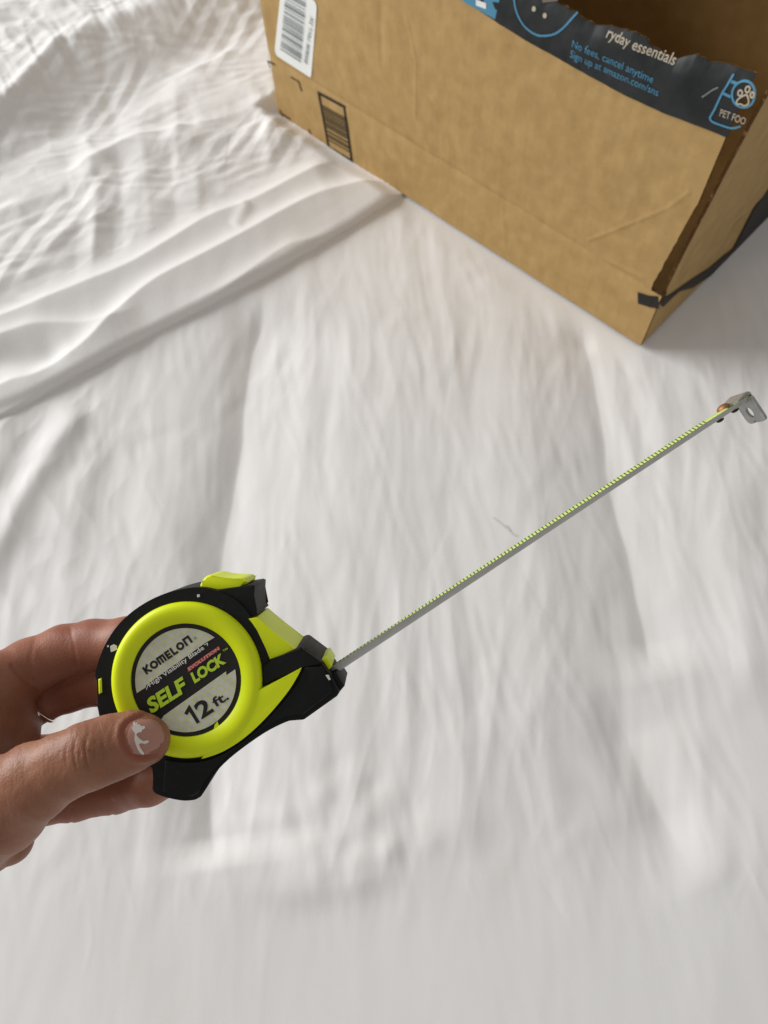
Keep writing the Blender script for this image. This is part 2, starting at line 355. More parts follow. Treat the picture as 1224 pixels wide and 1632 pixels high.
# ------------------------------------------------------------ duvet
E0 = [(-900, 1120), (-500, 930), (-200, 775), (0, 672), (150, 588), (300, 506), (430, 441), (530, 382), (600, 338), (650, 306), (760, 230), (900, 130)]
eg = np.array([G(*p)[:2] for p in catmull(E0, 8)])
L = np.r_[0, np.cumsum(np.linalg.norm(np.diff(eg, axis=0), axis=1))]
nt_ = 760; tL = np.linspace(0, L[-1], nt_); ex = np.interp(tL, L, eg[:, 0]); ey = np.interp(tL, L, eg[:, 1])
dirE = (eg[-4] - eg[3]); dirE /= np.linalg.norm(dirE); nE = np.array([-dirE[1], dirE[0]])
off = np.r_[np.linspace(0, .62, 520), np.linspace(.635, 1.0, 26)]
DX = ex[:, None] + off[None, :] * nE[0]; DY = ey[:, None] + off[None, :] * nE[1]
def duvet_height(X, Y, o):
    U, V = proj(np.stack([X, Y, np.full_like(X, .012)], -1)); mm = .001
    x = np.clip(o / .009, 0, 1); h = 3.6 * mm * np.sqrt(1 - (1 - x) ** 2)
    h += 4 * mm * sstep((o - .02) / .10) + 4 * mm * sstep((o - .10) / .05)
    # folds along the edge: a steep little rise on the far side, a long fall towards the edge
    h += mm * ridge(U, V, [(-300, 760), (-120, 690), (0, 612), (60, 592), (140, 541), (205, 478), (255, 441), (330, 402), (410, 360), (500, 312), (590, 283), (650, 262)], 8, 15, 66, .03, 1.3)
    h -= mm * ridge(U, V, [(-200, 735), (0, 645), (110, 598), (250, 518), (360, 460), (450, 415), (540, 362)], 2.2, 7, 9, .1)
    h += mm * ridge(U, V, [(225, 545), (300, 492), (380, 440), (455, 390), (505, 374), (560, 353), (600, 333)], 2.6, 10, 24, .4, 1.4)
    h += mm * ridge(U, V, [(-200, 600), (0, 534), (60, 516), (130, 512), (180, 505), (230, 480)], 5.5, 13, 30, .2, 1.4)
    h -= mm * ridge(U, V, [(-100, 590), (0, 566), (60, 562), (110, 550)], 4, 18, 18, .2)
    h += mm * ridge(U, V, [(-200, 575), (0, 503), (100, 462), (200, 421), (265, 384), (330, 345), (400, 318), (470, 281), (540, 246)], 6, 13, 36, .06, 1.3)
    h += mm * ridge(U, V, [(372, 362), (388, 335), (396, 318)], 1.5, 10, 10, .2)
    # crumpled field
    wx = noise2(X * 9, Y * 9) * 1.0 + noise2(X * 30, Y * 30) * .25; wy = noise2(X * 9 + 40, Y * 9) * 1.0 + noise2(X * 30 + 9, Y * 30) * .25
    f = sstep((o - .085) / .05)
    def crease(x, y): return -np.abs(noise2(x, y)) * 2
    h += .45 * mm * f * (3.6 * noise2(X * 13 + wx * .6, Y * 13 + wy * .6) + 2.6 * crease(X * 15 - Y * 5 + wx, Y * 11 + X * 4 + wy) - 1.5 * crease(X * 13 + Y * 14 + wy, Y * 10 - X * 9 + wx + 3) + 1.1 * crease(X * 34 - Y * 12 + 9 + wx * 1.5, Y * 20 + X * 9 + wy * 1.5) - .7 * crease(X * 40 + Y * 18 + wx, Y * 26 - X * 11 + wy) + .25 * noise2(X * 95, Y * 80))
    g2 = np.random.default_rng(5)
    h += (.25 + .75 * f) * facets(X, Y, [(g2.uniform(0, 3.14), q, g2.uniform(.10, .17)) for q in (13, 16, 19, 22, 26, 31, 37, 45, 54, 66, 80)], 2) * np.where(f > .5, 1, f * 2 * .6 + .2)
    h += mm * (1 - f) * (.7 * noise2(X * 22 + wx, Y * 22) + .2 * noise2(X * 60, Y * 40))
    h += mm * ridge(U, V, [(60, 300), (95, 282), (150, 255), (210, 226), (290, 206), (360, 190), (385, 196)], 6.5, 12, 40, .35, 1.4)
    h += mm * ridge(U, V, [(-60, 345), (0, 335), (40, 322), (70, 325)], 3, 12, 20, .4, 1.4)
    h += mm * ridge(U, V, [(395, 120), (415, 165), (428, 210), (424, 270)], 3.5, 14, 14, .3)
    h += mm * ridge(U, V, [(240, 150), (300, 115), (370, 80), (420, 55)], 4, 12, 26, .4, 1.4)
    # the big gathered seam across the top left
    sm = [(-240, 330), (-100, 250), (0, 195), (50, 160), (110, 100), (170, 72), (240, 45), (300, 25), (380, 5), (480, -30), (600, -80)]
    s, t = sdist(U, V, catmull(sm, 5))
    up = 1 - sstep((s + 8) / 74); h += mm * 18 * up
    h += mm * 5 * np.exp(-((s + 8) / 15.0) ** 2)
    al = (U * .86 - V * .5); gath = np.exp(-((s + 16) / 34.0) ** 2)
    h += mm * gath * (3.4 * noise2(al / 21 + .8 * noise2(al / 60, s / 60), s / 160) + 1.1 * noise2(al / 10 + .8 * noise2(al / 40, s / 40), s / 110))
    h += mm * (s < -20) * sstep((-s - 20) / 60) * (5.5 * noise2(U / 75 + V / 200, V / 75) + 2.6 * crease((U - V * .8) / 40 + wx * .5, (V + U * .5) / 130 + wy * .3) + .5 * crease(U / 30 + wx, V / 40 + wy))
    h -= mm * 5 * ridge(U, V, [(-200, 340), (0, 240), (70, 215), (190, 160), (260, 115), (330, 70), (410, 35)], 1, 40, 30, .1)
    # it stops against the box
    sx = (X - BC[0]) * bu[0] + (Y - BC[1]) * bu[1]; ty = (X - BC[0]) * bv[0] + (Y - BC[1]) * bv[1]
    dd = np.maximum(np.maximum(-sx, sx - LEN), np.maximum(-ty, ty - DEPTH))
    k = sstep(dd / .022); h = h * (.25 + .75 * k); h = np.where(dd < -.0016, -.004, h)
    return np.where(o <= 0, -.002, np.maximum(h, -.004)), dd
OO = np.broadcast_to(off[None, :], DX.shape)
DH, DD = duvet_height(DX, DY, OO)
Fd = grid_faces(nt_, len(off)); keep = (DD.ravel()[Fd] > -.004).any(1)
duvet = mesh('duvet', np.stack([DX, DY, DH], -1).reshape(-1, 3), Fd[keep], M['duvet'], smooth=True)
tag(duvet, 'crumpled white duvet with a folded edge lying left of the box', 'duvet')

# ------------------------------------------------------------ cardboard box
box = empty('cardboard_box', Matrix.Translation(Vector(Bw(LEN / 2, DEPTH / 2, 0))),
            'opened brown cardboard box with dark torn tape, barcode sticker and split corner on the bed', 'box')
BO = Bw(LEN / 2, DEPTH / 2, 0)
def boxmesh(name, Vw, F, m, parent=box, **k):
    return mesh(name, np.asarray(Vw) - BO, F, m, parent, **k)
TOPPX = [(640, -110), (760, -55), (840, -20), (872, 0), (905, 16), (930, 36), (946, 46), (972, 50), (1003, 60), (1030, 76), (1052, 88), (1076, 99), (1090, 94), (1106, 93), (1130, 105), (1170, 115), (1190, 122), (1213, 133)]
top = np.array([Fp(*p) for p in TOPPX])[::-1]       # s increasing to the left
ZC = Fp(820, 330)[1]                                 # height of the horizontal score line
ZC2 = Fp(424, 86)[1]
edgeR = np.array([Fp(1041, 452), Fp(1100, 345), Fp(1150, 258), Fp(1168, 226), Fp(1210, 150)])   # right edge of the front panel beside the split
print('BOX LEN', LEN, 'crease', ZC, ZC2, 'edge', edgeR.round(3).tolist(), 'top', top.round(3).tolist())
zsc = (ZC + ZC2) / 2
def zcrease(s): return ZC + (ZC2 - ZC) * (s - Fp(820, 330)[0]) / (Fp(424, 86)[0] - Fp(820, 330)[0])
ztop0 = top[-1, 1]
def ztop(s):
    s = np.asarray(s, float); return np.interp(s, top[:, 0], top[:, 1]) + .0026 * noise2(s * 55, s * 0 + 3.3) + .0012 * noise2(s * 190, s * 0 + 8.2) * (noise2(s * 25, s * 0 + 1.7) > -.05) + .0003 * noise2(s * 700, s * 0)
def front_t(s, z):               # how far the front panel stands out of its plane
    s = np.asarray(s, float); z = np.asarray(z, float)
    zc = zcrease(s)
    t = .0011 * np.exp(-((z - zc) / .0035) ** 2)                                      # pressed score line
    t = t - .004 * np.sin(np.clip((z - zc) / .2, 0, 1) * np.pi) * np.sin(np.clip(s / LEN, 0, 1) * np.pi) * (z > zc)
    t = t + .0006 * noise2(s * 25, z * 25) + .00035 * noise2(s * 90, z * 60) + .00008 * noise2(s * 260, z * 260) + .000012 * np.sin(s * 2 * np.pi / .0066)
    # dents: a vertical crease and a slanting one
    for (a, b, h, w) in [((668, 95), (664, 190), -.00035, .0016), ((652, 20), (668, 95), -.00028, .0016), ((612, 0), (612, 100), .0005, .004),
                         ((935, 384), (1015, 352), -.0004, .0013), ((1015, 352), (1065, 331), -.0004, .0013), ((1065, 331), (1100, 305), -.0004, .0013), ((800, 325), (806, 400), -.0002, .002), ((930, 400), (1030, 445), -.0006, .003), ((690, 150), (760, 215), -.0004, .004)]:
        A = Fp(*a); Bb = Fp(*b); d, q = sdist(s, z, [A, Bb]); f = sstep(q / .1 + .35) * sstep((1 - q) / .1 + .35)
        t = t + h * np.exp(-(d / w) ** 2) * f
    zts = np.interp(s, top[:, 0], top[:, 1]); lip = np.clip((z - (zts - .012)) / .012, 0, 1.3); t = t + .004 * lip ** 2     # the top edge leans in
    tz = np.clip((z - (zts - .05)) / .02, 0, 1)
    t = t + tz * (.0007 * noise2(s * 40 + 3, z * 70) + .0004 * noise2(s * 110, z * 150))
    return t
TH = .0026
def panel_grid(ss, zfun, nz, tfun, th):
    """front and back skins plus the cut rim of a panel standing over s, from z0(s) to z1(s)"""
    n = len(ss); Z = np.array([np.linspace(*zfun(s), nz) for s in ss]); Sg = np.repeat(ss[:, None], nz, 1)
    T0 = tfun(Sg, Z)
    return Sg, Z, T0
def make_panel(name, Sg, Z, T0, world, th, m, parent=box):
    n, nz = Sg.shape
    A = world(Sg, T0, Z).reshape(-1, 3); Bk = world(Sg, T0 + th, Z).reshape(-1, 3); o = len(A)
    F = grid_faces(n, nz); Fb = F[:, ::-1] + o
    ring = [i * nz for i in range(n)] + [(n - 1) * nz + j for j in range(1, nz)] + [i * nz + nz - 1 for i in range(n - 2, -1, -1)] + [j for j in range(nz - 2, 0, -1)]
    AB = np.concatenate([A, Bk]); m_ = len(ring); ring = np.array(ring)
    RV = np.concatenate([AB[ring], AB[ring + o]]); k_ = np.arange(m_); k2 = (k_ + 1) % m_
    R = np.stack([k_, k2, k2 + m_, k_ + m_], 1) + len(AB)
    FF = np.concatenate([F, Fb, R]); fm = np.r_[np.zeros(len(F) + len(Fb)), np.ones(len(R))]
    ob = boxmesh(name, np.concatenate([AB, RV]), FF, None, parent, mats=[m, M['cut']], fm=fm)
    ob.data.polygons.foreach_set('use_smooth', [True] * (len(F) + len(Fb)) + [False] * len(R))
    return ob
def wfront(s, t, z): return BC + s[..., None] * bu + t[..., None] * bv + z[..., None] * np.array([0, 0, 1.0])
# right edge of the upper front panel follows the torn edge
def s_right(z): return np.interp(z, edgeR[:, 1], edgeR[:, 0]) + .0009 * noise2(z * 130, z * 0 + 4) 
nS, nZ = 420, 170
fr = np.linspace(0, 1, nS)[:, None]; fz = np.linspace(0, 1, nZ)[None, :]
# lower band
Slo = np.repeat(np.linspace(0, LEN, nS)[:, None], 24, 1); Zlo = BZ0 + (zcrease(Slo) - BZ0) * np.linspace(0, 1, 24)[None, :]
# upper band: s depends on the height because of the torn right edge
Zt = np.zeros((nS, nZ)); Su = np.zeros((nS, nZ))
zr = np.linspace(0, 1, nZ)
for j in range(nZ):
    for _ in range(1):
        zz_ = zcrease(0) + (ztop(0.0) - zcrease(0)) * zr[j]
    s0 = float(s_right(np.array(zz_)))
    s0 = max(s0, .002)
    Su[:, j] = s0 + (LEN - s0) * fr[:, 0]
    Zt[:, j] = zcrease(Su[:, j]) + (ztop(Su[:, j]) - zcrease(Su[:, j])) * zr[j]
def join_grids(): pass
front_lo = make_panel('front_panel', Slo, Zlo, front_t(Slo, Zlo), wfront, TH, M['card'])
front_up = make_panel('front_panel', Su, Zt + .00002, front_t(Su, Zt), wfront, TH, M['card'])
front_up['label'] = 'upper front panel with torn top edge under dark tape'
front_lo['label'] = 'lower front band below the score line with printed marks'
# right side: a lower band joined at the corner and an upper panel split from the front
def wside(s, t, z): return BC + t[..., None] * bu + s[..., None] * bv + z[..., None] * np.array([0, 0, 1.0])
zc0 = float(zcrease(0.0)); ZT = float(ztop(0.0))
sd = np.linspace(TH + .0004, DEPTH, 60)
Ss = np.repeat(sd[:, None], 20, 1); Zs = BZ0 + (zc0 - BZ0) * np.linspace(0, 1, 20)[None, :]
make_panel('side_panel', Ss, Zs, -.0008 * np.exp(-((Zs - zc0) / .003) ** 2) + 0 * Ss, wside, TH, M['card'])
Zsu = zc0 + .00002 + (ZT + .02 - zc0) * np.linspace(0, 1, 60)[None, :] + 0 * sd[:, None]
sdu = np.array([np.linspace(.0055 + .0006 * float(noise2(np.array(z * 150), np.array(2.0))), DEPTH, 60) for z in Zsu[0]]).T
tsu = -.0008 * np.exp(-((Zsu - zc0) / .003) ** 2) - .012 * ((Zsu - zc0) / .2) ** 1.3 + .0006 * noise2(sdu * 30, Zsu * 30)
side_up = make_panel('side_panel', sdu, Zsu, tsu, wside, TH, M['card']); side_up['label'] = 'right side panel split from the front panel at the corner'
# left side, back, base
def wleft(s, t, z): return BC + (LEN - t)[..., None] * bu + s[..., None] * bv + z[..., None] * np.array([0, 0, 1.0])
sl = np.repeat(np.linspace(TH + .0004, DEPTH, 30)[:, None], 20, 1); zl = BZ0 + (ztop0 - BZ0) * np.linspace(0, 1, 20)[None, :] + 0 * sl
make_panel('side_panel', sl, zl, .0004 * noise2(sl * 30, zl * 30), wleft, TH, M['card'])
def wback(s, t, z): return BC + s[..., None] * bu + (DEPTH + .0004 + t)[..., None] * bv + z[..., None] * np.array([0, 0, 1.0])
sb = np.repeat(np.linspace(0, LEN, 40)[:, None], 30, 1); zb = BZ0 + (ZT + .02 - BZ0) * np.linspace(0, 1, 30)[None, :] + 0 * sb
make_panel('back_panel', sb, zb, .0006 * noise2(sb * 20, zb * 20) + .002 * np.exp(-((zb - zc0) / .004) ** 2), wback, TH, M['card'])
def wbase(s, t, z): return BC + s[..., None] * bu + z[..., None] * bv + (BZ0 + .0003 + t)[..., None] * np.array([0, 0, 1.0])
sb = np.repeat(np.linspace(TH + .0005, LEN - TH - .0005, 20)[:, None], 20, 1); tb = TH + .0005 + (DEPTH - TH - .001) * np.linspace(0, 1, 20)[None, :] + 0 * sb
make_panel('base_panel', sb, tb, 0 * sb, wbase, TH, M['card'])

# unseen panel folded in from the back, added to shade the box's inside
def wshade_flap(s, t, z): return BC + s[..., None] * bu + (DEPTH - .0008 - z)[..., None] * bv + (ZT + .019 + t - .25 * z)[..., None] * np.array([0, 0, 1.0])
sf = np.repeat(np.linspace(.006, LEN - .006, 20)[:, None], 12, 1); zf = .165 * np.linspace(0, 1, 12)[None, :] + 0 * sf
make_panel('shade_flap', sf, zf, .003 * np.sin(zf / .165 * 3) + 0 * sf, wshade_flap, TH, M['card'])

# ---- things stuck to or printed on the front (2D in s,z laid on the panel's surface)
def on_front(V, lift): 
    V = np.asarray(V); s, z = V[:, 0], V[:, 1]
    return wfront(s, front_t(s, z) - lift, z)
def pxs(pts): return [tuple(Fp(*p)) for p in pts]
def print_front(name, items, lift, m, parent):
    V, F = join2d(items); return boxmesh(name, on_front(V, lift), F, m, parent)
def tx(s, p0, p1, hpx, bold=0.0, shear=0.0):
    a, b = Fp(*p0), Fp(*p1)      # text runs to the right = towards smaller s
    V, F = text_between(s, (-a[0], a[1]), (-b[0], b[1]), hpx, bold, shear); V[:, 0] *= -1
    return V, F
# dark tape along the top edge
TB = np.array([Fp(*p) for p in [(1171, 223), (1130, 206), (1060, 178), (1000, 150), (940, 116), (870, 76), (800, 34), (745, -2), (640, -70)]])
ss = np.linspace(max(edgeR[3, 0] - .016, .001), top[-1, 0], 360); nz = 36
zb_ = np.interp(ss, TB[:, 0], TB[:, 1])
Zg = zb_[:, None] + (ztop(ss) + .0008 - zb_)[:, None] * np.linspace(0, 1, nz)[None, :]; Sg = np.repeat(ss[:, None], nz, 1)
T = front_t(Sg, Zg) - .0009 
tape = make_panel('packing_tape', Sg, Zg, T, wfront, .0006, M['tape']); tape['label'] = 'dark printed packing tape along the torn top edge'
tape.data.materials[1] = M['tape']
capU = .011
LT = .0013
e1 = Fp(917, 70); 
print_front('lettering', [tx('No fees, cancel anytime', (916, 71), (1043, 130), .0048, 0), tx('Sign up at amazon.com/sns', (913, 87), (1051, 151), .0048, 0)], LT, M['blue'], tape)
print_front('lettering', [tx('ryday essentials', (966, 59), (1073, 105), .0053, .008)], LT, M['cream'], tape)
print_front('lettering', [tx('PET FOO', (1148, 183), (1188, 198), .0046, .004)], LT, M['cream'], tape)
print_front('printed_block', [poly(pxs([(700, -40), (770, -14), (800, -4), (794, 27), (785, 22), (748, 1)]))], LT - .0003, M['blue'], tape)
print_front('lettering', [stroke(pxs([(764, 0), (780, 6)]), .004)], LT, M['white'], tape)
arc = catmull([(822, -12), (828, 14), (842, 38), (862, 52), (884, 52), (901, 42), (917, 22)], 5)
jug = catmull([(1167, 120), (1158, 138), (1152, 148), (1141, 172)], 3) + catmull([(1133, 186), (1136, 192), (1150, 198), (1168, 203), (1182, 200)], 3)
c0 = (1186, 150)
circ = [(c0[0] + 18 * math.cos(a) + 4 * math.sin(a) * .3, c0[1] + 20 * math.sin(a)) for a in np.arange(24) / 24 * 2 * np.pi]
for q_ in [stroke(pxs(arc), .0014), stroke(pxs(jug), .0013), stroke(pxs(circ), .0013, True), stroke(pxs([(1153, 147), (1166, 153)]), .0016), stroke(pxs([(1165, 130), (1176, 134)]), .0016)]:
    print_front('printed_outline', [q_], LT, M['blue'], tape)
def ringpx(cx, cy, rx, ry, w, n=14): return stroke(pxs([(cx + rx * math.cos(a), cy + ry * math.sin(a)) for a in np.arange(n) / n * 2 * np.pi]), w, True)
pad = pxs(catmull([(1176, 160), (1180, 155), (1187, 151), (1192, 150), (1195, 158), (1194, 164), (1188, 167), (1182, 164), (1177, 164)], 3, True))
print_front('paw_print', [ringpx(1181, 147, 3.4, 4.2, .001), ringpx(1192, 142, 3.4, 4.4, .001), ringpx(1200, 150, 2.6, 4, .001), stroke(pad, .001, True)], LT + .0001, M['cream'], tape)
print_front('printed_dots', [disc(Fp(855, 11), .0016, 12), disc(Fp(872, 22), .0016, 12)], LT, M['cream'], tape)
print_front('printed_grid', [poly(pxs([(852, -22), (890, -18), (886, 4), (866, 4)]))], LT, M['brownprint'], tape)
print_front('tape_scratch', [stroke(pxs([(1121, 153), (1130, 147), (1137, 142), (1146, 138)]), .0009)], LT, M['greyink'], tape)
# white barcode sticker
def qd(p, a, b):                 # bilinear point in a px quad
    (p00, p10, p11, p01) = p; return np.array(p00) * (1 - a) * (1 - b) + np.array(p10) * a * (1 - b) + np.array(p11) * a * b + np.array(p01) * (1 - a) * b
stq = [(451, -28), (509, 2), (496, 124), (438, 86)]       # top-left, top-right, bottom-right, bottom-left in the photograph
def rounded_quad(q, r=.10, n=5):
    pts = []
    for (ca, cb, a0) in [(r, r, np.pi), (1 - r, r, 1.5 * np.pi), (1 - r * .3, 1 - r * .3, 0), (r, 1 - r, .5 * np.pi)]:
        rr = r * .3 if ca == 1 - r * .3 else r
        for k in range(n + 1):
            a = a0 + k / n * np.pi / 2; pts.append(qd(q, ca + rr * 1.5 * math.cos(a) if False else ca + rr * math.cos(a), cb + rr * .55 * math.sin(a) if False else cb + rr * math.sin(a)))
    return pts
sp = np.array(pxs(rounded_quad(stq)))
bm = bmesh.new()
fv = [bm.verts.new(tuple(p)) for p in on_front(sp, .0007) - BO]; bk = [bm.verts.new(tuple(p)) for p in on_front(sp, .0002) - BO]
bm.faces.new(fv)
for i in range(len(fv)): bm.faces.new((fv[i], fv[(i + 1) % len(fv)], bk[(i + 1) % len(fv)], bk[i]))
stick = bm_obj('barcode_sticker', bm, M['paper'], box)
its = []; y = .0; g = random.Random(5)
while y < .88:
    w = g.choice([.008, .012, .02, .035]); 
    its.append(poly(pxs([qd(stq, .14, y), qd(stq, .70, y), qd(stq, .70, y + w), qd(stq, .14, y + w)]))); y += w + g.choice([.008, .012, .02, .028])
print_front('barcode', its, .0010, M['greyink'], stick)
print_front('lettering', [tx('B0083K L017 2X', (486, 97), (498, 22), -.0040, .01)], .0010, M['greyink'], stick)
# printed marks on the lower band
its = [stroke(pxs([(426, 97), (438, 103)]), .0022), stroke(pxs([(427, 97), (431, 108)]), .0018), stroke(pxs([(464, 122), (477, 130), (481, 145)]), .0020),
       stroke(pxs([(448, 180), (463, 189)]), .0022), stroke(pxs([(447, 174), (451, 186)]), .0018), stroke(pxs([(492, 205), (498, 221)]), .002)]
for q_ in its: print_front('corner_mark', [q_], .0005, M['fadedink'], front_lo)
q = [(508, 148), (549, 170), (561, 256), (524, 234)]
its = [stroke(pxs([qd(q, 0, 0), qd(q, 1, 0), qd(q, 1, 1), qd(q, 0, 1)]), .0030, True)]
y = .2; g = random.Random(3)
print_front('printed_frame', its, .0006, M['ink'], front_lo)
its = [poly(pxs([qd(q, .06, a), qd(q, .94, a), qd(q, .94, b), qd(q, .06, b)])) for a, b in [(.2, .30), (.315, .36), (.375, .5), (.515, .62), (.66, .70), (.73, .80), (.83, .86)]]
print_front('printed_bars', its, .0005, M['fadedink'], front_lo)
# smile arrow wrapped round the corner: tail on the front, sweep on the side
print_front('printed_arrow', [stroke(pxs([(1017, 474), (1036, 480), (1050, 482)]), .0115)], .0006, M['ink'], front_lo)
def on_side(V, lift):
    V = np.asarray(V); t, z = V[:, 0], V[:, 1]
    tt = np.where(z > zc0, -.012 * (np.clip(z - zc0, 0, 1) / .2) ** 1.3, 0)
    return wside(t, tt - lift, z)
sw_up = [Sp(*p) for p in [(1047, 474), (1058, 474), (1070, 467), (1079, 460.5), (1101, 445), (1129, 427), (1152, 407), (1167, 396), (1202, 328), (1224, 300), (1250, 262)]]
sw_lo = [Sp(*p) for p in [(1047, 488), (1055, 488), (1068, 475), (1081, 463.5), (1103, 457), (1129, 443), (1157, 419), (1175, 404), (1210, 370), (1232, 352), (1260, 318)]]
sw_up = [np.array([max(p[0], .0022), max(p[1], .004)]) for p in sw_up]; sw_lo = [np.array([max(p[0], .0022), max(p[1], .0018)]) for p in sw_lo]
def clampz(V): V = np.asarray(V); return V
a = np.array(sw_up); b_ = np.array(sw_lo); n = len(a)
V = np.concatenate([a, b_]); F = [(i, i + 1, n + i + 1, n + i) for i in range(n - 1)]
boxmesh('printed_arrow', on_side(V, .0014), F, M['ink'], box)

# ------------------------------------------------------------ tape measure
TD = .245; K = TD / FPX
TM = M4.copy(); o_ = P(340, 1095, TD)
for i in range(3): TM[i][3] = o_[i]
tm = empty('tape_measure', TM, 'yellow and black 12 ft tape measure with its blade pulled out, held in a hand', 'tape measure')
def T2(px, py, z=0.0):           # pixel -> local x, y at local depth z (towards the viewer)
    dd = TD - z; return np.array([(px - PCX) * dd / FPX - (340 - PCX) * K, -((py - PCY) * dd / FPX) + (1095 - PCY) * K])
def tp(pts, z=0.0): return [T2(p[0], p[1], z) for p in pts]
BACK = -.0275
def prism_obj(name, pts, z0, z1, m, bevel, seg=3, parent=tm, ang=40):
    bm = bmesh.new(); prism(bm, pts, z0, z1, bevel, seg); return bm_obj(name, bm, m, parent, ang)
# body shell
c = (297, 1084)
arc_pts = [(150, 1077), (163, 1037), (184, 1001), (213, 973), (248, 952), (284, 940), (318, 936), (350, 943), (378, 958), (399, 982), (412, 1005), (423, 1034), (429, 1050)]
body = catmull(arc_pts, 4) + catmull([(437, 1048), (460, 1040), (477, 1032)], 3)[1:] + [(482, 1033), (514, 1057), (527, 1077), (541, 1104), (537, 1110)] + \
       catmull([(485, 1147), (470, 1148), (455, 1151), (420, 1169), (374, 1202), (345, 1230), (328, 1258), (319, 1271)], 4) + \
       catmull([(314, 1274), (300, 1276), (284, 1275), (262, 1270), (244, 1263)], 3) + [(242, 1258), (246, 1222), (215, 1212), (185, 1190), (165, 1160), (157, 1140), (153, 1120), (158, 1108), (158, 1086), (152, 1084)]
prism_obj('body_shell', tp(body, -.001), BACK, -.001, M['rubber'], .0016, 4)
# small yellow insert at the left rim
prism_obj('side_insert', tp([(156, 1083), (161, 1081), (162, 1104), (157, 1107)], -.0005), -.014, -.0005, M['neon'], .0004, 2)
# yellow shell between housing and nose
win = [(396, 986), (409, 984), (440, 1010), (470, 1035), (474, 1036), (430, 1051), (424, 1034), (411, 1004)]
prism_obj('front_shell', tp(win, -.001), BACK + .002, -.0008, M['neon'], .0028, 5)
# button housing, button
prism_obj('button_housing', tp([(330, 946), (338, 941), (370, 937), (402, 932), (406, 934), (405, 948), (407, 974), (411, 979), (400, 984), (378, 962), (350, 948)], -.0018), BACK + .0018, -.0018, M['rubber'], .0016, 4)
prism_obj('lock_button', tp(catmull([(318, 936), (322, 926), (329, 918), (338, 917), (352, 920), (372, 922), (388, 922), (391, 926), (391, 932), (368, 938), (338, 943), (326, 941)], 2, True), -.004), BACK + .005, -.004, M['neon'], .0013, 3)
# yellow face: ring swelling round the label, and the pointed wing
nth = 120; prof = [(0, -.0006), (.02, .0003), (.10, .0007), (.25, .0013), (.42, .0017), (.62, .0018), (.78, .0016), (.90, .0010), (.97, .0003), (1.0, -.0012)]
V = []; 
for i in range(nth):
    th = 2 * np.pi * i / nth
    for (f, z) in prof:
        rx = 87.5 + (120.5 - 87.5) * f; ry = 90 + (125 - 90) * f
        x, y = T2(296.5 + 1.0 * f + rx * math.cos(th), 1084 - ry * math.sin(th), 0.0); V.append((x, y, z))
ringF = grid_faces(nth, len(prof), True)
wing = catmull([(403, 1105), (415, 1098), (450, 1080), (481, 1063.5)], 4) + catmull([(479, 1069), (461, 1099), (428, 1139), (392, 1173), (356, 1196), (322, 1208)], 4) + [(330, 1191), (349, 1182), (367, 1170), (382, 1155), (394, 1137), (402, 1120)]
bm = bmesh.new(); prism(bm, tp(wing), -.0012, .0013, .0008, 3)
face_ = bm; vs = [face_.verts.new(tuple(v)) for v in V]
for f in ringF: face_.faces.new([vs[i] for i in f])
ringo = bm_obj('face_ring', face_, M['neon'], tm, 38)
# nose cheek: raised black wedge above the wing
prism_obj('nose_cheek', tp([(418, 1061), (437, 1050), (478, 1031), (514, 1057), (503, 1062), (483, 1060), (450, 1077), (420, 1093), (420, 1078)], .0002), -.002, .0002, M['rubber'], .0006, 2)
lip = catmull([(487, 1062), (470, 1096), (440, 1132), (405, 1168), (366, 1196), (330, 1212), (296, 1216), (262, 1212)], 4) + catmull([(258, 1262), (284, 1270), (312, 1268), (326, 1246), (345, 1222), (374, 1194), (420, 1161), (455, 1142), (484, 1139)], 4) + [(530, 1104), (524, 1082), (512, 1062)]
prism_obj('grip_skirt', tp(lip, .0004), -.0016, .0004, M['rubber'], .0009, 3)
# mouth of the case
def lbox(name, pxpoly, z0, z1, m, bev=.0004, parent=tm): return prism_obj(name, tp(pxpoly, z1), z0, z1, m, bev, 2, parent)
lbox('nose_lip', [(524, 1078), (536, 1072), (549, 1094), (539, 1106)], BACK + .002, -.004, M['rubber'], .0008)
lbox('blade_guide', [(512, 1052), (520, 1047), (529, 1062), (524, 1068)], -.023, -.0045, M['neon'], .0003)
lbox('nose_brow', [(480, 1036), (486, 1033), (507, 1050), (515, 1058), (511, 1060)], BACK + .003, -.0025, M['rubber'], .0012)
# label
lab = mesh('label', *[(lambda V, F: (np.c_[np.array(tp(V)), np.full(len(V), -.0002)], F))(*disc((296, 1084), 88.5, 64, 91))][0], M['ink'], tm)
lab['label'] = 'round silver and black label with printed lettering'
def lprint(name, items, z, m, parent=lab):
    V, F = join2d(items); return mesh(name, np.c_[np.array(tp(V)), np.full(len(V), z)], F, m, parent)
def q3(x, y): return (200 + x / 6.12, 990 + y / 6.12)     # pixels of an enlarged crop
def ltx(s, p0, p1, h, bold=0.0, shear=0.0):
    a, b = q3(*p0), q3(*p1); V, F = text_between(s, (a[0], -a[1]), (b[0], -b[1]), h, bold, shear); V[:, 1] *= -1; return V, F
foilz = .00002; prz = .00012
def circ_arc(a0, a1, n=40): return [(296 + 80.5 * math.cos(a), 1084 - 83 * math.sin(a)) for a in np.linspace(math.radians(a0), math.radians(a1), n)]
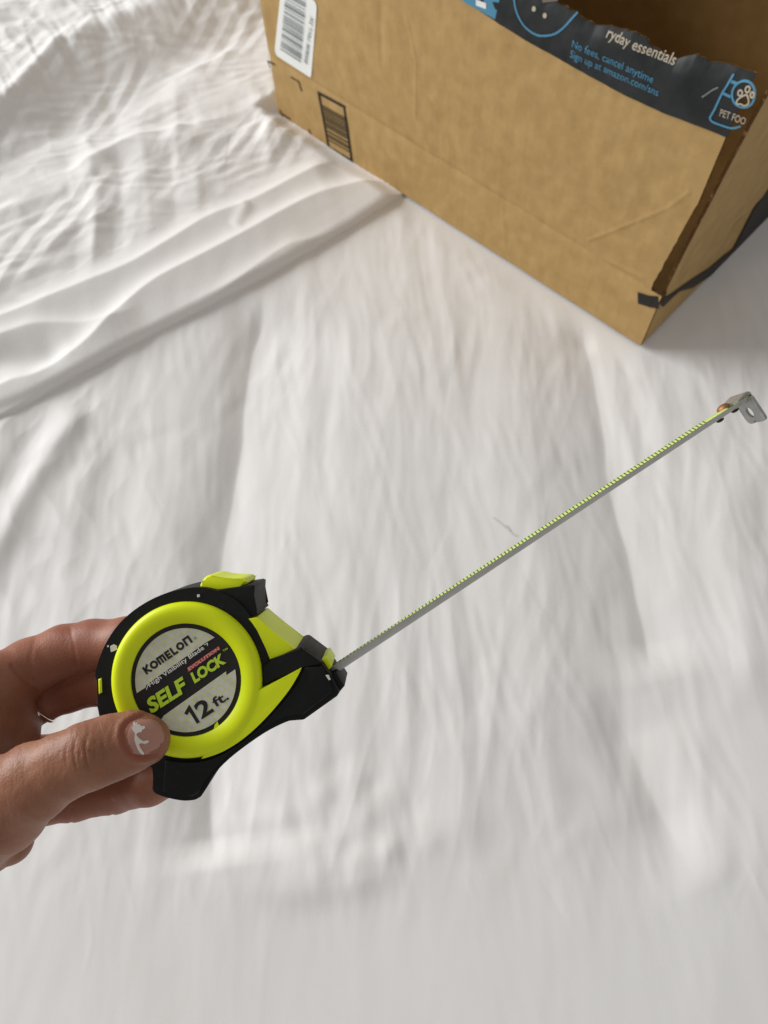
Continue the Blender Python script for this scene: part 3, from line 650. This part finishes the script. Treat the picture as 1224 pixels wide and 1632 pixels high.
# upper and lower foil fields with the black band between them
def ang(p): return math.degrees(math.atan2(-(p[1] - 1084) / 83, (p[0] - 296) / 80.5))
pa, pb = q3(870, 158), q3(108, 702)
up = circ_arc(ang(pa), ang(pb) % 360) + [q3(195, 648), q3(205, 620), q3(785, 208)]
pc, pd = q3(372, 930), q3(1076, 468)
lo = circ_arc(ang(q3(320, 1010)) % 360, 360 + ang(pd)) + [q3(985, 528), q3(980, 490), q3(372, 922)]
lprint('foil_field', [poly(up)], foilz, M['foil']); lprint('foil_field', [poly(lo)], foilz, M['foil'])
# notch lines round the blade wording
lprint('notch_outline', [stroke([q3(205, 668), q3(222, 612), q3(240, 600)], 1.1)], prz, M['white'])
lprint('notch_outline', [stroke([q3(770, 232), q3(800, 214), q3(800, 240)], 1.1)], prz, M['white'])
# maker's name in broad square strokes
def kom():
    a = np.array(q3(208, 520)); b = np.array(q3(662, 200)); L_ = np.linalg.norm(b - a); e = (b - a) / L_; n = np.array([e[1], -e[0]]); H = 13.2
    x = 0; out = []
    def add(pts, closed=False, w=2.4): out.append(stroke([a + e * (x + p[0]) * L_ / 82.5 + n * p[1] for p in pts], w * 1.45, closed))
    add([(1.2, 0), (1.2, H)]); add([(9, H), (2.4, H * .5), (9.4, 0)]); x = 12
    add([(4.8 + 4.6 * math.cos(t), H / 2 - .3 + 4.8 * math.sin(t)) for t in np.arange(18) / 18 * 2 * np.pi], True); x = 24
    add([(1.2, 0), (1.2, H - 2.2), (10.8, H - 2.2), (10.8, 0)]); add([(6, 0), (6, H - 3.4)], w=2.2); x = 38.3
    add([(8, H - 2), (1.2, H - 2), (1.2, 1.2), (8, 1.2)]); add([(1.2, H / 2 - .4), (7.4, H / 2 - .4)], w=2.1); x = 48.2
    add([(1.2, H), (1.2, 1.2), (8, 1.2)]); x = 58.5
    add([(4.8 + 4.4 * math.cos(t), H / 2 - .3 + 4.7 * math.sin(t)) for t in np.arange(18) / 18 * 2 * np.pi], True); x = 71
    add([(1.2, 0), (1.2, H - 1.4), (9.4, H - 1.4), (9.4, 0)])
    s_ = L_ / 82.5
    return out
lprint('lettering', kom() + [stroke([(q3(680, 166)[0] + 1.6 * math.cos(t), q3(680, 166)[1] + 1.6 * math.sin(t)) for t in np.arange(12) / 12 * 2 * np.pi], .5, True)], prz, M['ink'])
lprint('lettering', [ltx('High Visibility Blade', (238, 642), (772, 270), 7.0, .012)], prz, M['white'])
lprint('lettering', [ltx('SELF', (252, 906), (606, 678), 24, .04, .22), ltx('LOCK', (676, 608), (985, 404), 17.5, .05, .16)], prz, M['lime'])
lprint('lettering', [ltx('TM', (955, 300), (1000, 272), 3, .01)], prz, M['lime'])
lprint('red_strip', [poly([q3(612, 498), q3(606, 452), q3(912, 240), q3(925, 268)])], prz, M['red'])
lprint('lettering', [ltx('EVOLUTION', (622, 484), (920, 276), 5.2, .03, .1)], prz + .00006, M['pink'])
lprint('lettering', [stroke([q3(712, 992), q3(622, 846), q3(588, 908)], 5.6), ltx('2', (745, 958), (868, 878), 27, .03), ltx('ft.', (880, 842), (1015, 756), 15.5, .02)], prz, M['ink'])
lprint('rim_notch', [poly([q3(870, 1010), q3(898, 975), q3(912, 1022), q3(862, 1050)])], prz, M['neon'])
# chips of dried paint on the case
def chip(name, pts, z, m): return prism_obj(name, tp(pts, z), z - .0004, z + .00025, m, .0001, 1)
chip('paint_chip', [(176, 1030), (181, 1027), (186, 1029), (187, 1035), (181, 1038), (177, 1039)], -.0008, M['paint'])
chip('paint_chip', [(171, 1028), (174, 1028), (174, 1031), (171, 1032)], -.0012, M['paint'])
chip('paint_chip', [(186, 1038), (190, 1040), (190, 1043), (187, 1043)], .0006, M['paint'])
chip('paint_chip', [(314, 948), (318, 947), (319, 951), (315, 952)], -.0009, M['paint'])
chip('paint_chip', [(519, 1076), (524, 1076), (527, 1083), (524, 1084), (522, 1080)], .0005, M['paint'])

# blade: a shallow trough seen almost edge-on
BWID = .0125; zn = -.0075; zmid = zn - BWID / 2
p0 = T2(527, 1071.5, zmid); p1 = T2(1184, 638.5, zmid)
ax = (p1 - p0); BLN = np.linalg.norm(ax); ax /= BLN; up_ = np.array([-ax[1], ax[0]])
sag = .0020; nb = 90; nc = 13
def blade_pt(x, u, lift=0.0):    # x along, u across -1 (near) .. 1 (far)
    tw = math.radians(-5.6 + 2.8 * float(sstep(np.array(x / (BLN * .6)))))
    sg_ = sag * (1.32 - .32 * float(sstep(np.array(x / (BLN * .7))))); h = sg_ * u * u * (1 - .2 * max(0, x / BLN - .9) * 10) - sg_ * .45 + lift; zz = -u * BWID / 2
    hh = h * math.cos(tw) - (-zz) * 0 + (-zz) * math.sin(tw); z2 = zz * math.cos(tw)
    q = p0 + ax * x + up_ * hh - up_ * .0006 * math.sin(math.pi * min(max(x / BLN, 0), 1)) * 0
    return (q[0], q[1], zmid + z2)
xs = np.linspace(-.012, BLN - .001, nb); us = np.linspace(-1, 1, nc)
Vt = [blade_pt(x, u, .00008) for x in xs for u in us]; Vb = [blade_pt(x, u, -.00008) for x in xs for u in us]
F = grid_faces(nb, nc); o = len(Vt)
ringi = [i * nc for i in range(nb)] + [(nb - 1) * nc + j for j in range(1, nc)] + [i * nc + nc - 1 for i in range(nb - 2, -1, -1)] + [j for j in range(nc - 2, 0, -1)]
R = np.array([(ringi[k], ringi[(k + 1) % len(ringi)], ringi[(k + 1) % len(ringi)] + o, ringi[k] + o) for k in range(len(ringi))])
blade = mesh('blade', Vt + Vb, np.concatenate([F, F[:, ::-1] + o, R]), None, tm, mats=[M['bladeface'], M['bladeback']], fm=np.r_[np.zeros(len(F)), np.ones(len(F) + len(R))])
blade.data.polygons.foreach_set('use_smooth', [True] * (2 * len(F)) + [False] * len(R))
its_V = []; its_F = []
ntick = 0; x = .004
while x < BLN - .012:
    big = (ntick % 8 == 0); w = .00042
    for (u0, u1) in [(1.0, .30 if big else .52), (-1.0, -.5)]:
        k = len(its_V); uu = np.linspace(u0, u1, 4)
        for u in uu: its_V += [blade_pt(x - w / 2, u, .00013), blade_pt(x + w / 2, u, .00013)]
        for i in range(3): its_F.append((k + 2 * i, k + 2 * i + 1, k + 2 * i + 3, k + 2 * i + 2))
    x += .00141; ntick += 1
mesh('tick_marks', its_V, its_F, M['tick'], blade)
# hook at the blade's end
def lf(x, h, z): q = p0 + ax * x + up_ * h; return (q[0], q[1], z)
HW = .0062; HT = .0009; zc_ = zmid
bm = bmesh.new()
# plate hanging down across the blade, with a round hole and a notch
def plate_outline():
    pts = []; w = HW; H0 = .0012; H1 = -.0088
    pts += [(-w, H0), (-w, H1 + .0022)]                                            # far side, down
    for k in range(1, 5): a = math.pi + k / 5 * math.pi / 2; pts.append((-w + .0022 + .0022 * math.cos(a), H1 + .0022 + .0022 * math.sin(a)))
    pts += [(-w + .0022, H1), (-.0016 , H1), (-.0014, H1 + .0010), (-.0002, H1 + .0010), (0.0, H1), (w - .0016, H1)]
    for k in range(1, 5): a = 1.5 * math.pi + k / 5 * math.pi / 2; pts.append((w - .0016 + .0016 * math.cos(a), H1 + .0016 + .0016 * math.sin(a)))
    pts += [(w, H1 + .0016), (w, H0 - .001), (w - .001, H0)]
    return pts
out = plate_outline(); hc = (-.0006, -.0047); hr = .0020; nh = 20
holes = [(hc[0] + hr * math.cos(2 * math.pi * k / nh), hc[1] + hr * math.sin(2 * math.pi * k / nh)) for k in range(nh)]
for xo in (0, HT):
    vo_ = [bm.verts.new(lf(BLN + xo, h, zc_ + z)) for z, h in out]; vh = [bm.verts.new(lf(BLN + xo, h, zc_ + z)) for z, h in holes]
    ed = [bm.edges.new((vo_[i], vo_[(i + 1) % len(vo_)])) for i in range(len(vo_))] + [bm.edges.new((vh[i], vh[(i + 1) % nh])) for i in range(nh)]
    bmesh.ops.triangle_fill(bm, use_beauty=True, edges=ed)
    if xo == 0: A0, H0_ = vo_, vh
    else: A1, H1_ = vo_, vh
for a, b2 in ((A0, A1), (H0_, H1_)):
    for i in range(len(a)): bm.faces.new((a[i], a[(i + 1) % len(a)], b2[(i + 1) % len(a)], b2[i]))
# bend and tongue lying on the blade
ton = [(-.0042, .0016), (-.0015, .0024), (0.0, .0026), (.0007, .0021), (HT, .0012)]
ton2 = [(-.0042, .0010), (-.0015, .0017), (-.0002, .0018), (0.0, .0014), (0.0, .0012)]
rows = []
for (xa, ha), (xb, hb) in zip(ton, ton2): rows.append([bm.verts.new(lf(BLN + xa, ha, zc_ - HW * .96)), bm.verts.new(lf(BLN + xa, ha, zc_ + HW * .96)), bm.verts.new(lf(BLN + xb, hb, zc_ + HW * .96)), bm.verts.new(lf(BLN + xb, hb, zc_ - HW * .96))])
for i in range(len(rows) - 1):
    for k in range(4): bm.faces.new((rows[i][k], rows[i][(k + 1) % 4], rows[i + 1][(k + 1) % 4], rows[i + 1][k]))
bm.faces.new(rows[0])
hook = bm_obj('hook', bm, M['steel'], blade, 30)
# rivets: copper heads on the blade's top, dark ends underneath
def dome(name, x, h, z, r, hgt, sgn, m):
    V = []; n = 14
    for k in range(5):
        a = k / 4 * math.pi / 2; 
        for i in range(n): V.append(lf(x + r * math.cos(a) * math.cos(2 * math.pi * i / n), h + sgn * hgt * math.sin(a), z + r * math.cos(a) * math.sin(2 * math.pi * i / n)))
    F = [(k * n + i, k * n + (i + 1) % n, (k + 1) * n + (i + 1) % n, (k + 1) * n + i) for k in range(4) for i in range(n)]
    return mesh(name, V, F, m, blade, smooth=True)
dome('rivet', BLN - .0060, .0011, zmid - .002, .0024, .0015, 1, M['copper'])
for xr in (.0042, .0102): dome('rivet', BLN - xr, -.0011, zmid + .0005, .0014, .0008, -1, M['darkmetal'])

# ------------------------------------------------------------ hand
def Cc(px, py, dep): return np.array([(px - PCX) * dep / FPX, -(py - PCY) * dep / FPX, -dep])
def seg(a, b): # (px,py,depth,radius mm)
    return (Cc(*a[:3]), Cc(*b[:3]), a[3] * .001, b[3] * .001)
def smin(a, b, k): h = np.clip(.5 + .5 * (b - a) / k, 0, 1); return b + (a - b) * h - k * h * (1 - h)
def cap(Pt, s, fl=1.0):
    a, b, ra, rb = s; d = b - a; q = Pt - a; w = np.array([1, 1, fl]); dw = d * w
    qw = q * w; t = np.clip((qw @ dw) / (dw @ dw), 0, 1); e = qw - t[..., None] * dw
    return (np.sqrt((e * e).sum(-1)) - (ra + (rb - ra) * t))
def chain(pts): return [seg(pts[i], pts[i + 1]) for i in range(len(pts) - 1)]
thumb = chain([(236, 1178, .2365, 6.8), (214, 1181, .2362, 8.9), (176, 1192, .2345, 9.6), (138, 1206, .2325, 9.8), (100, 1222, .2335, 9.9), (55, 1246, .236, 11.6), (0, 1284, .243, 15.0), (-70, 1318, .252, 19.0)])
index_ = chain([(330, 1035, .2802, 7.2), (285, 1025, .2812, 8.2), (205, 1023, .2825, 8.8), (150, 1028, .287, 9.2), (105, 1038, .288, 9.7), (50, 1062, .285, 10.2), (0, 1090, .279, 10.8), (-50, 1120, .272, 11.5), (-110, 1170, .266, 12)])
middle = chain([(300, 1085, .2805, 7.4), (240, 1085, .2822, 8.2), (165, 1086, .292, 8.6), (110, 1096, .296, 8.9), (62, 1112, .294, 9.3), (10, 1130, .286, 10.5), (-60, 1160, .275, 13)])
ringf = chain([(290, 1150, .2802, 7.2), (230, 1160, .2822, 7.9), (160, 1186, .296, 8.3), (105, 1202, .299, 8.4), (50, 1212, .296, 9.0), (0, 1218, .289, 10.5), (-70, 1230, .277, 13)])
pinky = chain([(262, 1246, .2792, 6.0), (238, 1252, .2805, 6.9), (185, 1262, .290, 7.6), (120, 1273, .292, 7.9), (70, 1277, .290, 8.4), (20, 1276, .284, 10.5), (-70, 1280, .272, 14)])
palm = chain([(-45, 1110, .272, 13), (-40, 1160, .276, 14), (-35, 1225, .277, 14.5), (-40, 1290, .27, 15)]) + chain([(4, 1100, .276, 10), (6, 1165, .281, 10.4), (5, 1240, .281, 11)]) + \
       chain([(-40, 1160, .272, 15), (-160, 1260, .262, 20), (-330, 1360, .262, 21), (-520, 1470, .27, 25)]) + chain([(-35, 1290, .262, 15), (-200, 1330, .262, 20), (-330, 1390, .262, 21)]) + \
       chain([(12, 1338, .258, 8), (-60, 1345, .258, 15)])
groups = [(thumb, 1.22), (index_, 1.0), (middle, 1.0), (ringf, 1.0), (pinky, 1.0)]
def hand_sdf(Pt):
    def un(segs, k, fl=1.0):
        r = None
        for s in segs:
            d = cap(Pt, s, fl); r = d if r is None else smin(r, d, k)
        return r
    pm = un(palm, .006); tot = None
    for gsegs, fl in groups:
        f = smin(un(gsegs, .0025, fl), pm, .0038); tot = f if tot is None else smin(tot, f, .0009)
    # knuckle bulges and creases of the thumb and fingers
    U = PCX + FPX * Pt[..., 0] / -Pt[..., 2]; V = PCY - FPX * Pt[..., 1] / -Pt[..., 2]; near = sstep((.245 + Pt[..., 2]) / .006) if False else (Pt[..., 2] > -.240)
    return tot
lo = np.array([-.155, -.142, -.315]); hi = np.array([-.058, -.022, -.2155]); h_ = .0005
ax_ = [np.arange(lo[i], hi[i], h_) for i in range(3)]
axc = [np.arange(lo[i], hi[i] + 3 * h_, 3 * h_) for i in range(3)]
co = hand_sdf(np.stack(np.meshgrid(*axc, indexing='ij'), -1)).astype(np.float32)
fld = np.repeat(np.repeat(np.repeat(co, 3, 0), 3, 1), 3, 2)[:len(ax_[0]), :len(ax_[1]), :len(ax_[2])].copy()
nb_ = np.argwhere(np.abs(fld) < .0042)
ptsn = np.stack([ax_[i][nb_[:, i]] for i in range(3)], -1)
for i in range(0, len(nb_), 200000):
    q_ = nb_[i:i + 200000]; fld[q_[:, 0], q_[:, 1], q_[:, 2]] = hand_sdf(ptsn[i:i + 200000])
fld[0] = np.maximum(fld[0], 1e-4); fld[-1] = 1; fld[:, 0] = np.maximum(fld[:, 0], 1e-4); fld[:, :, 0] = 1; fld[:, :, -1] = 1
def surface_nets(f, org, h):
    nx, ny, nz = f.shape; ins = f < 0
    c = [ins[i:nx - 1 + i, j:ny - 1 + j, k:nz - 1 + k] for i in (0, 1) for j in (0, 1) for k in (0, 1)]
    cnt = sum(x.astype(np.int8) for x in c); act = (cnt > 0) & (cnt < 8); idx = np.argwhere(act)
    num = np.full(act.shape, -1, np.int64); num[act] = np.arange(len(idx))
    acc = np.zeros((len(idx), 3)); n = np.zeros(len(idx)); offs = [(i, j, k) for i in (0, 1) for j in (0, 1) for k in (0, 1)]
    val = [f[idx[:, 0] + o[0], idx[:, 1] + o[1], idx[:, 2] + o[2]] for o in offs]
    for a in range(8):
        for b in range(a + 1, 8):
            oa, ob = np.array(offs[a]), np.array(offs[b])
            if np.abs(oa - ob).sum() != 1: continue
            m = (val[a] < 0) != (val[b] < 0); t = np.where(m, val[a] / np.where(m, val[a] - val[b], 1), 0)
            acc += np.where(m[:, None], oa + t[:, None] * (ob - oa), 0); n += m
    V = (idx + acc / n[:, None]) * h + org; Fs = []
    for axn in range(3):
        o = [0, 0, 0]; o[axn] = 1
        A = ins[:nx - o[0], :ny - o[1], :nz - o[2]]; Bq = ins[o[0]:, o[1]:, o[2]:]
        e = np.argwhere(A != Bq); fl = A[e[:, 0], e[:, 1], e[:, 2]]
        u, v = [(1, 2), (2, 0), (0, 1)][axn]; ok = (e[:, u] > 0) & (e[:, v] > 0) & (e[:, u] < f.shape[u] - 1) & (e[:, v] < f.shape[v] - 1); e = e[ok]; fl = fl[ok]
        eu = np.zeros(3, int); eu[u] = 1; ev = np.zeros(3, int); ev[v] = 1
        q = [num[tuple((e - d).T)] for d in (eu + ev, ev, 0 * eu, eu)]
        Q = np.stack(q, 1); Q[~fl] = Q[~fl][:, ::-1]; Fs.append(Q)
    F = np.concatenate(Fs); return V, F[(F >= 0).all(1)]
HV, HF = surface_nets(fld, lo, h_)
# fine creases pressed into the surface
def hproj(Vc): return PCX + FPX * Vc[:, 0] / -Vc[:, 2], PCY - FPX * Vc[:, 1] / -Vc[:, 2]
U, V = hproj(HV)
eps = 3e-4
nrm = np.stack([hand_sdf(HV + np.eye(3)[i] * eps) - hand_sdf(HV - np.eye(3)[i] * eps) for i in range(3)], 1); nrm /= np.linalg.norm(nrm, axis=1, keepdims=True)
front = (HV[:, 2] > -.2405) & (nrm[:, 2] > -.1)
dsp = front * .00012 * noise2(U / 6, V / 14) + .0002 * noise2(U / 30, V / 30)
for pts, dpt, w in [([(126, 1170), (118, 1188), (119, 1212), (126, 1236)], .38, 1.5), ([(142, 1164), (136, 1188), (138, 1214), (147, 1240)], .45, 1.6), ([(137, 1184), (143, 1197), (151, 1199), (150, 1222)], .3, 1.4),
                    ([(160, 1172), (165, 1198), (160, 1230)], .32, 1.6), ([(168, 1180), (171, 1205), (168, 1222)], .16, 1.5), ([(108, 1182), (104, 1205), (109, 1230)], .2, 1.6), ([(130, 1178), (127, 1200), (131, 1228)], .2, 1.3),
                    ([(152, 1176), (156, 1190)], .2, 1.4), ([(97, 1190), (94, 1212)], .1, 2), ([(120, 1200), (136, 1203)], .15, 1.4), ([(141, 1228), (158, 1231)], .14, 1.4)]:
    s, t = sdist(U, V, catmull(pts, 4)); dsp -= front * dpt * .001 * np.exp(-(s / w) ** 2) * sstep(t / .35) * sstep((1 - t) / .35)
dsp += front * .0005 * np.exp(-(((U - 146) / 22) ** 2 + ((V - 1203) / 30) ** 2))
# nail bed: a groove round the cuticle
NC = (232, 1173); 
def nail_rho(U, V):
    ca, sa = math.cos(math.radians(-14)), math.sin(math.radians(-14))
    x = (U - NC[0]) * ca + (V - NC[1]) * sa; y = -(U - NC[0]) * sa + (V - NC[1]) * ca
    return (np.abs(x / 35) ** 2.4 + np.abs(y / 31) ** 2.4) ** (1 / 2.4), x, y
rho, nxx, nyy = nail_rho(U, V)
dsp -= front * .0005 * np.exp(-((rho - 1.02) / .09) ** 2) * sstep((20 - nxx) / 25)
dsp += front * .0004 * np.exp(-((rho - 1.25) / .14) ** 2) * (nxx < 12)
# creases of the fingers behind
for pts, dpt, w in [([(113, 1288), (110, 1300), (113, 1312)], .35, 3), ([(180, 1278), (177, 1290), (180, 1303)], .35, 3), ([(112, 1000), (118, 1030), (122, 1062)], .18, 3), ([(56, 1015), (48, 1050), (55, 1085)], .15, 4), ([(20, 1062), (38, 1082), (60, 1098)], .45, 4)]:
    s, t = sdist(U, V, pts); dsp -= (HV[:, 2] < -.262) * dpt * .001 * np.exp(-(s / w) ** 2)
HV2 = HV + nrm * dsp[:, None]
HW_ = HV2 @ RW.T + CPOS
hc_ = HW_.mean(0)
person = empty('person', Matrix.Translation(Vector(hc_)), 'left hand of a person, thumb on the label and fingers behind, gripping the tape measure', 'person')
hand = mesh('hand', HW_ - hc_, HF, M['skin'], person, smooth=True)
vc = hand.data.color_attributes.new('red_tint', 'FLOAT_COLOR', 'POINT')
fl = np.clip(.75 * np.exp(-((rho - 1.08) / .13) ** 2) * front * sstep((18 - nxx) / 30) + .35 * sstep((-HV[:, 2] - .262) / .02), 0, 1)  # red tint round the cuticle, stronger on the fingers further back
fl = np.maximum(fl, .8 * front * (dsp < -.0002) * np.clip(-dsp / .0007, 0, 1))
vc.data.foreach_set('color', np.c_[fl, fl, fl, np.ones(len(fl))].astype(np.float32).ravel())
# nail and the chipped polish follow the thumb's surface
def drape_hand(px, py, lift):
    X = np.array([Cc(px, py, .216)]); d = np.array([Cc(px, py, 1.0)]); d /= np.linalg.norm(d)
    t = np.zeros(1)
    for _ in range(60): 
        t += hand_sdf(X + t[:, None] * d) * .9
    p = X + t[:, None] * d
    n = np.array([[(hand_sdf(p + np.eye(3)[i] * eps) - hand_sdf(p - np.eye(3)[i] * eps))[0] for i in range(3)]]); n /= np.linalg.norm(n)
    return (p + n * lift)[0] @ RW.T + CPOS
V = []; nr, na = 7, 40
for i in range(nr):
    rr = (i + .001) / (nr - 1)
    for k in range(na):
        a = 2 * math.pi * k / na; c_, s_ = math.cos(a), math.sin(a); e = 2 / 2.4
        x = 34.0 * rr * abs(c_) ** e * np.sign(c_); y = 30 * rr * abs(s_) ** e * np.sign(s_)
        ca, sa = math.cos(math.radians(-14)), math.sin(math.radians(-14))
        px, py = NC[0] + x * ca - y * sa, NC[1] + x * sa + y * ca
        V.append(drape_hand(px, py, .00030 - .0006 * rr ** 6) - hc_)
nail = mesh('thumbnail', V, grid_faces(nr, na), M['nail'], person, smooth=True)
F = [(i * na + k, (i + 1) * na + k, (i + 1) * na + (k + 1) % na, i * na + (k + 1) % na) for i in range(nr - 1) for k in range(na)]
nail.data.clear_geometry(); nail.data.from_pydata([tuple(v) for v in V], [], F); nail.data.polygons.foreach_set('use_smooth', [True] * len(F))
pol = [(212, 1153), (214, 1151), (216, 1155), (218, 1152), (219, 1156), (222, 1155), (224, 1158), (230, 1158), (231, 1161), (226, 1164), (225, 1167), (220, 1168), (217, 1171), (219, 1174), (223, 1178), (228, 1181), (233, 1180), (237, 1180), (236, 1183), (231, 1185), (224, 1184), (221, 1186), (224, 1192), (229, 1199), (228, 1202), (223, 1199), (219, 1193), (216, 1185), (214, 1178), (215, 1173), (215, 1169), (212, 1165), (210, 1160), (213, 1158)]
pc_ = np.array(pol)
nn_ = len(pol); pv = [drape_hand(*p, .00030) - hc_ for p in pol] + [drape_hand(*p, .00058) - hc_ for p in pol]
bm = bmesh.new(); bv_ = [bm.verts.new(tuple(v)) for v in pv]
bm.faces.new(bv_[nn_:])
for i in range(nn_): bm.faces.new((bv_[i], bv_[(i + 1) % nn_], bv_[nn_ + (i + 1) % nn_], bv_[nn_ + i]))
bmesh.ops.triangulate(bm, faces=bm.faces[:1]) 
bm_obj('nail_polish', bm, M['paint'], nail)
# ring on the finger
a = Cc(70, 1114, .2945); b2 = Cc(110, 1096, .296); dr = (b2 - a) / np.linalg.norm(b2 - a)
rx_ = np.cross(dr, [0, 0, 1.0]); rx_ /= np.linalg.norm(rx_); ry_ = np.cross(dr, rx_)
V = []; n1, n2 = 64, 10
for i in range(n1):
    t = 2 * math.pi * i / n1; rd = rx_ * math.cos(t) + ry_ * math.sin(t); r0 = .006
    for _ in range(40): r0 += .8 * -float(hand_sdf((a + rd * r0)[None])[0]) if False else max(0.0, -float(hand_sdf((a + rd * r0)[None])[0])) * .8
    r0 = min(r0, .0125) + .0003
    for j in range(n2):
        s = 2 * math.pi * j / n2; V.append((a + rd * (r0 + .0006 * math.cos(s)) + dr * .0008 * math.sin(s)) @ RW.T + CPOS)
F = [(i * n2 + j, ((i + 1) % n1) * n2 + j, ((i + 1) % n1) * n2 + (j + 1) % n2, i * n2 + (j + 1) % n2) for i in range(n1) for j in range(n2)]
ring = mesh('ring', V, F, M['silver'], smooth=True); tag(ring, 'thin silver ring worn on a finger behind the tape measure', 'ring')
